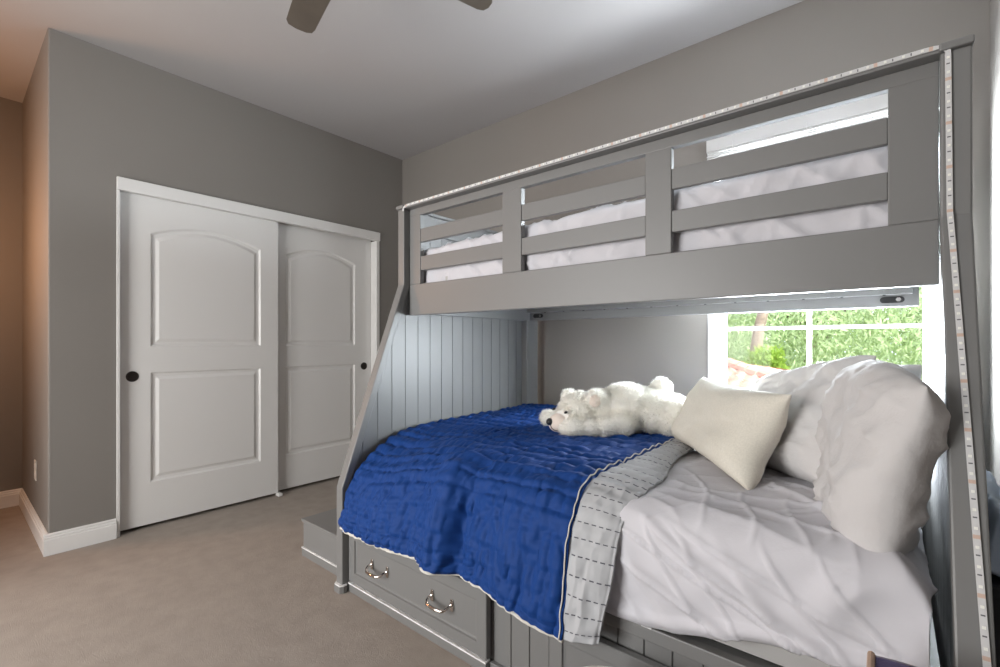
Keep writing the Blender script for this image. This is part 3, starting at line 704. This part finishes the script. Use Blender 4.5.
# ------------------------------------------------------------------ polar bear plush
def bear():
    O = Vector((-1.105, 1.90, .695)); e1 = Vector((.846, .533, 0)).normalized(); e2 = Vector((.533, -.846, 0)).normalized()
    def P(a, b, c): return O+e1*a+e2*b+Vector((0, 0, c))
    rot = Matrix((e1, -e2, Vector((0, 0, 1)))).transposed()
    def ell(bm, c, r, tilt=0, roll=0):
        rm = (rot @ Matrix.Rotation(tilt, 3, 'Y') @ Matrix.Rotation(roll, 3, 'Z'))
        mt = Matrix.Translation(P(*c)) @ rm.to_4x4() @ Matrix.Diagonal((*r, 1))
        bmesh.ops.create_icosphere(bm, subdivisions=3, radius=1, matrix=mt)
    bm = bmesh.new()
    ell(bm, (0, .02, .088), (.098, .098, .088))            # head
    ell(bm, (-.045, .055, .066), (.072, .07, .062))
    ell(bm, (-.085, .085, .052), (.050, .046, .044), R(-20))   # muzzle
    ell(bm, (.11, 0, .098), (.11, .10, .090))               # neck
    ell(bm, (.21, 0, .108), (.14, .125, .110))             # chest
    ell(bm, (.32, 0, .100), (.13, .13, .098))            # belly
    ell(bm, (.41, .0, .085), (.085, .125, .085))
    ell(bm, (.41, .085, .078), (.095, .07, .082))          # near haunch
    ell(bm, (.41, -.085, .078), (.095, .07, .082))
    ell(bm, (.53, .06, .045), (.075, .045, .042)); ell(bm, (.55, -.06, .05), (.09, .045, .045))   # hind feet
    # near foreleg, flat on the quilt and reaching to the muzzle
    for (a, b, c, r) in ((.17, .105, .055, .055), (.10, .125, .045, .047), (.03, .135, .040, .042), (-.03, .14, .038, .042), (-.055, .135, .036, .036)):
        ell(bm, (a, b, c), (r*1.25, r, r*.95))
    # far foreleg
    for (a, b, c, r) in ((.10, -.09, .05, .045), (.0, -.10, .045, .042), (-.08, -.09, .042, .040), (-.145, -.075, .042, .036)):
        ell(bm, (a, b, c), (r*1.2, r, r))
    ell(bm, (.365, -.02, .200), (.044, .042, .042))         # tail
    # ears
    ell(bm, (.066, .088, .150), (.050, .020, .050), R(10)); ell(bm, (-.050, -.055, .150), (.036, .022, .032), R(-18))
    me = bpy.data.meshes.new('tmp'); bm.to_mesh(me); bm.free(); t = bpy.data.objects.new('tmp', me); COL.objects.link(t)
    md = t.modifiers.new('r', 'REMESH'); md.mode = 'VOXEL'; md.voxel_size = .0075
    md = t.modifiers.new('s', 'SMOOTH'); md.iterations = 6; md.factor = .5
    dg = bpy.context.evaluated_depsgraph_get(); ev = t.evaluated_get(dg); m2 = bpy.data.meshes.new_from_object(ev)
    bpy.data.objects.remove(t)
    bm = bmesh.new(); bm.from_mesh(m2); bpy.data.meshes.remove(m2)
    for v in bm.verts:
        v.co += v.normal*(.004*nz(v.co.x*40, v.co.y*40, v.co.z*40)+.004*nz(v.co.x*16, v.co.y*16, v.co.z*16))
    root = empty('polar_bear_plush', P(.15, 0, -.02), 'fluffy white polar bear plush toy lying on the blue quilt', 'plush toy')
    # fur strands
    fb = bmesh.new(); faces = list(bm.faces); bm.normal_update()
    muz = P(-.095, .10, .05)
    for f in faces:
        c0 = f.calc_center_median()
        if (c0-muz).length < .052: continue
        area = f.calc_area(); nn = f.normal
        for k in range(int(area*130000)+ (1 if random.random() < (area*130000) % 1 else 0)):
            vs = f.verts; a, b_ = random.random(), random.random()
            c = vs[0].co.lerp(vs[1].co, a).lerp(vs[-1].co.lerp(vs[-2].co, a), b_)
            cl = Vector((nz(c.x*45, c.y*45, c.z*45), nz(c.x*45+9, c.y*45, c.z*45), nz(c.x*45, c.y*45+9, c.z*45)))
            d = (nn+cl*.9+Vector((random.uniform(-.45, .45), random.uniform(-.45, .45), random.uniform(-.6, .3)))+e1*.25).normalized()
            l = random.uniform(.009, .019); sd = d.cross(Vector((random.gauss(0, 1), random.gauss(0, 1), random.gauss(0, 1)))).normalized()*.0010
            fb.faces.new((fb.verts.new(c-nn*.001-sd), fb.verts.new(c-nn*.001+sd), fb.verts.new(c+d*l)))
    body = obj('body', bm, M['fur'], root, smooth=True)
    f_ = obj('fur', fb, M['strand'], root); f_['kind'] = 'stuff'
    # velour muzzle
    mb = bmesh.new(); ell(mb, (-.094, .094, .050), (.050, .047, .043), R(-18))
    o = obj('muzzle', mb, M['plushpink'], root, smooth=True); o['label'] = 'short beige velour muzzle'
    nb = bmesh.new(); ell(nb, (-.137, .116, .056), (.016, .020, .016)); o = obj('nose', nb, M['black'], root, smooth=True); o['label'] = 'black plastic nose'
    mo = [P(-.134, .122, .045), P(-.128, .128, .030), P(-.115, .136, .022), P(-.10, .139, .022)]
    o = obj('mouth', tube(bmesh.new(), mo, .0016, 6), M['bronze'], root); o['label'] = 'dark stitched mouth'
    for c in ((-.066, .124, .100), (-.120, .052, .104)):
        eb = bmesh.new(); ell(eb, c, (.0085, .0075, .0055), R(-20)); o = obj('eye', eb, M['black'], root, smooth=True); o['label'] = 'small black eye'
    eb = bmesh.new(); ell(eb, (.062, .106, .150), (.026, .006, .028), R(10)); o = obj('inner_ear', eb, M['plushpink'], root, smooth=True); o['label'] = 'beige inner ear'
bear()

# ------------------------------------------------------------------ things at the edges of the picture
# round purple pouf with pale piping
po = empty('pouf', (-.50, .93, 0), 'purple round pouf with pale piping on the carpet before the bed drawers', 'pouf')
obj('pouf_body', lathe(bmesh.new(), [(.10, 0), (.12, .02), (.13, .17), (.124, .305), (.112, .322), (.06, .330), (.005, .331)], (-.47, .93, -.006), 'z', 40), M['purple'], po, smooth=True)
bm = bmesh.new(); tube(bm, [(-.47+.119*math.cos(2*math.pi*k/48), .93+.119*math.sin(2*math.pi*k/48), .311) for k in range(49)], .005, 6)
o = obj('piping', bm, M['piping'], po, smooth=True); o['label'] = 'pale piping around the top'

st = empty('stool', (.06, .96, 0), 'stool draped in purple cloth with tan wood at the bottom right edge', 'stool')
for (x, y) in ((-.03, .86), (.14, .86), (-.03, 1.03), (.14, 1.03)):
    obj('leg', tube(bmesh.new(), [(x, y, 0), (x, y, .515)], .012, 8), M['tan'], st)
bm = bmesh.new()
def cloth(u, v):
    x, y = -.02+.19*u, .84+.215*v
    return Vector((x, y, .549+.006*nz(x*12, y*12, 3)-.022*u*0+.008*math.sin(u*3.1)))
cb = grid(cloth, 30, 30)
o = obj('purple_cover', cb, M['purple'], st, smooth=True); solid(o, .045)
o = obj('frame_edge', tube(bmesh.new(), [(-.024, .84, .549), (-.026, 1.06, .547)], .006, 8), M['tan'], st); o['label'] = 'tan wooden edge'

hp = empty('hamper', (.218, 2.15, 0), 'dark hamper in the gap between the bed end and the right wall', 'hamper')
bm = bmesh.new(); prism(bm, [(.158, 1.5), (.278, 1.5), (.278, 2.5), (.158, 2.5)], 'z', 0, .55); obj('hamper_body', bm, M['darkbox'], hp, .01)
obj('hamper_rim', B(.155, .281, 1.497, 2.503, .53, .56), M['darkbox'], hp, .006)
def blk(u, v):
    x, y = .160+.118*u, 1.52+.90*v
    e = min(u, 1-u, v*3, (1-v)*3)
    return Vector((x, y, .590+.10*smooth01(0, .35, e)+.018*nz(x*18, y*9, 1)))
o = obj('blanket', grid(blk, 24, 90), M['paleblue'], None, smooth=True); solid(o, .012)
tag(o, 'pale blue satin blanket bundled on the dark hamper by the right wall', 'blanket')

# ================================================================== OUTDOORS
gd = struct('ground', B(-60, 60, 3.5, 90, -3.2, -3.0), M['ground'], 'ground of the neighbouring gardens outside the window')
def leaves(bm, c, n, spread, L, wdt, droop):
    for k in range(n):
        p = Vector(c)+Vector((random.gauss(0, spread[0]), random.gauss(0, spread[1]), random.gauss(0, spread[2])))
        d = Vector((random.gauss(0, 1), random.gauss(0, 1), random.gauss(0, .6)-droop)).normalized()
        s = d.cross(Vector((random.gauss(0, 1), random.gauss(0, 1), random.gauss(0, 1)))).normalized()*wdt; l = L*random.uniform(.6, 1.3)
        bm.faces.new([bm.verts.new(q) for q in (p, p+d*l*.5+s, p+d*l, p+d*l*.5-s)])
def pepper_tree(base, h, rad, label, nstr, seed, nl=2):
    random.seed(seed)
    root = empty('pepper_tree', base, label, 'tree'); b = Vector(base)
    bm = bmesh.new(); fork = b+Vector((.3, 0, h*.5))
    tube(bm, [b, b+Vector((.1, 0, h*.25)), fork], [.26, .2, .15], 10)
    br_ = []
    for k in range(9):
        a = 2*math.pi*k/9+random.uniform(-.3, .3); rr = rad*random.uniform(.45, .95)
        e = fork+Vector((rr*math.cos(a), rr*math.sin(a)*.6, h*random.uniform(.2, .48)))
        mid = fork.lerp(e, .5)+Vector((0, 0, h*.09)); tube(bm, [fork-Vector((0, 0, .2)), mid, e], [.12, .07, .025], 7); br_.append((mid, e))
    if seed == 3: tube(bm, [(-2.25, 10.3, -3), (-2.05, 10.2, .6), (-1.98, 10.2, 1.3), (-1.75, 10.3, 2.4), (-1.2, 11.2, 4.2)], [.16, .12, .10, .09, .05], 9)
    obj('trunk', bm, M['bark'], root, smooth=True)
    bm = bmesh.new()
    for k in range(nstr):
        a = random.uniform(0, 2*math.pi); q = math.sqrt(random.random())
        x, y = rad*1.25*q*math.cos(a), rad*.8*q*math.sin(a)
        zt = h*(1.0-.42*q*q)+random.uniform(-.8, .3)-h*.35*random.random()
        ln = random.uniform(.8, 2.2+1.6*q); sx, sy = random.gauss(0, .15), random.gauss(0, .15)
        m_ = int(ln*9)
        for j in range(m_):
            t = j/m_; c = b+Vector((x+sx*t, y+sy*t, zt-ln*t))
            leaves(bm, c, nl, (.14, .14, .08), .15, .020, 1.2)
    obj('foliage', bm, M['leaf'], root)
pepper_tree((-1.8, 14.3, -3), 8.4, 5.0, 'pale green weeping tree outside the window with its trunk showing', 2800, 3, 3)
pepper_tree((11.0, 15.5, -3), 8.6, 4.8, 'pale green weeping tree further right outside the window', 1100, 4)
pepper_tree((-14.6, 17, -3), 9.0, 5.0, 'pale green weeping tree further left behind the tiled roof', 1100, 5)
random.seed(9)
sh = empty('conical_shrub', (-1.73, 9.4, -3), 'bright yellow green pointed shrub beside the tiled roof outside', 'shrub')
bm = bmesh.new(); tube(bm, [(-1.73, 9.4, -3), (-1.73, 9.4, .6)], [.08, .02], 7); obj('stem', bm, M['bark'], sh)
bm = bmesh.new()
for k in range(1500):
    t = random.random(); z = -1.5+2.35*t; r_ = .60*(1-t)**.75+.03; a = random.uniform(0, 2*math.pi); q = r_*math.sqrt(random.uniform(.3, 1))
    tipx = .16 if math.sin(a*2) > 0 else -.1
    leaves(bm, (-1.73+q*math.cos(a)+tipx*t, 9.4+q*math.sin(a), z+.12*math.cos(a*3)), 5, (.05, .05, .05), .12, .022, -1.1)
obj('foliage', bm, M['leaf2'], sh)
# neighbour's house with a hipped barrel-tile roof
hs = empty('neighbour_house', (-4.5, 7, -3), 'neighbouring house with a red tiled hip roof outside the window', 'house')
obj('house_wall', B(-10, -.5, 5.7, 8.3, -3, .42), M['stucco'], hs)
def roofside(u, v):
    """front slope: u along the eave, v up the slope, clipped by the hip at the right"""
    y = 5.3+1.7*v; xr = -.2-1.7*v; x = -10.5+(xr+10.5)*u
    ph = (x+10.5)/.17*math.pi
    st_ = (v*6) % 1
    return Vector((x, y, .48+.36*v+.05*abs(math.sin(ph))-.018*st_))
o = obj('roof_front', grid(roofside, 560, 24), M['tile'], hs, smooth=False)
def roofhip(u, v):
    x = -.2-1.7*v; ya = 5.3+1.7*v; yb = 8.7-1.7*v; y = ya+(yb-ya)*u
    return Vector((x, y, .48+.36*v+.05*abs(math.sin((y-5.3)/.17*math.pi))-.018*((v*6) % 1)))
obj('roof_hip', grid(roofhip, 160, 24), M['tile'], hs)
def roofback(u, v):
    y = 8.7-1.7*v; xr = -.2-1.7*v; x = -10.5+(xr+10.5)*u
    return Vector((x, y, .48+.36*v+.05*abs(math.sin((x+10.5)/.17*math.pi))))
obj('roof_back', grid(roofback, 280, 8), M['tile'], hs)
bm = bmesh.new()
for k in range(12):
    a, b_ = k/12, (k+1)/12
    A = Vector((-.2, 5.3, .50)).lerp(Vector((-1.9, 7, .87)), a); Bb = Vector((-.2, 5.3, .50)).lerp(Vector((-1.9, 7, .87)), b_+.02)
    tube(bm, [A, Bb], [.085, .07], 10)
obj('hip_cap', bm, M['tile'], hs, smooth=False)
bm = bmesh.new(); tube(bm, [(-10.5, 7, .88), (-1.85, 7, .88)], .09, 10); obj('ridge_cap', bm, M['tile'], hs, smooth=True)
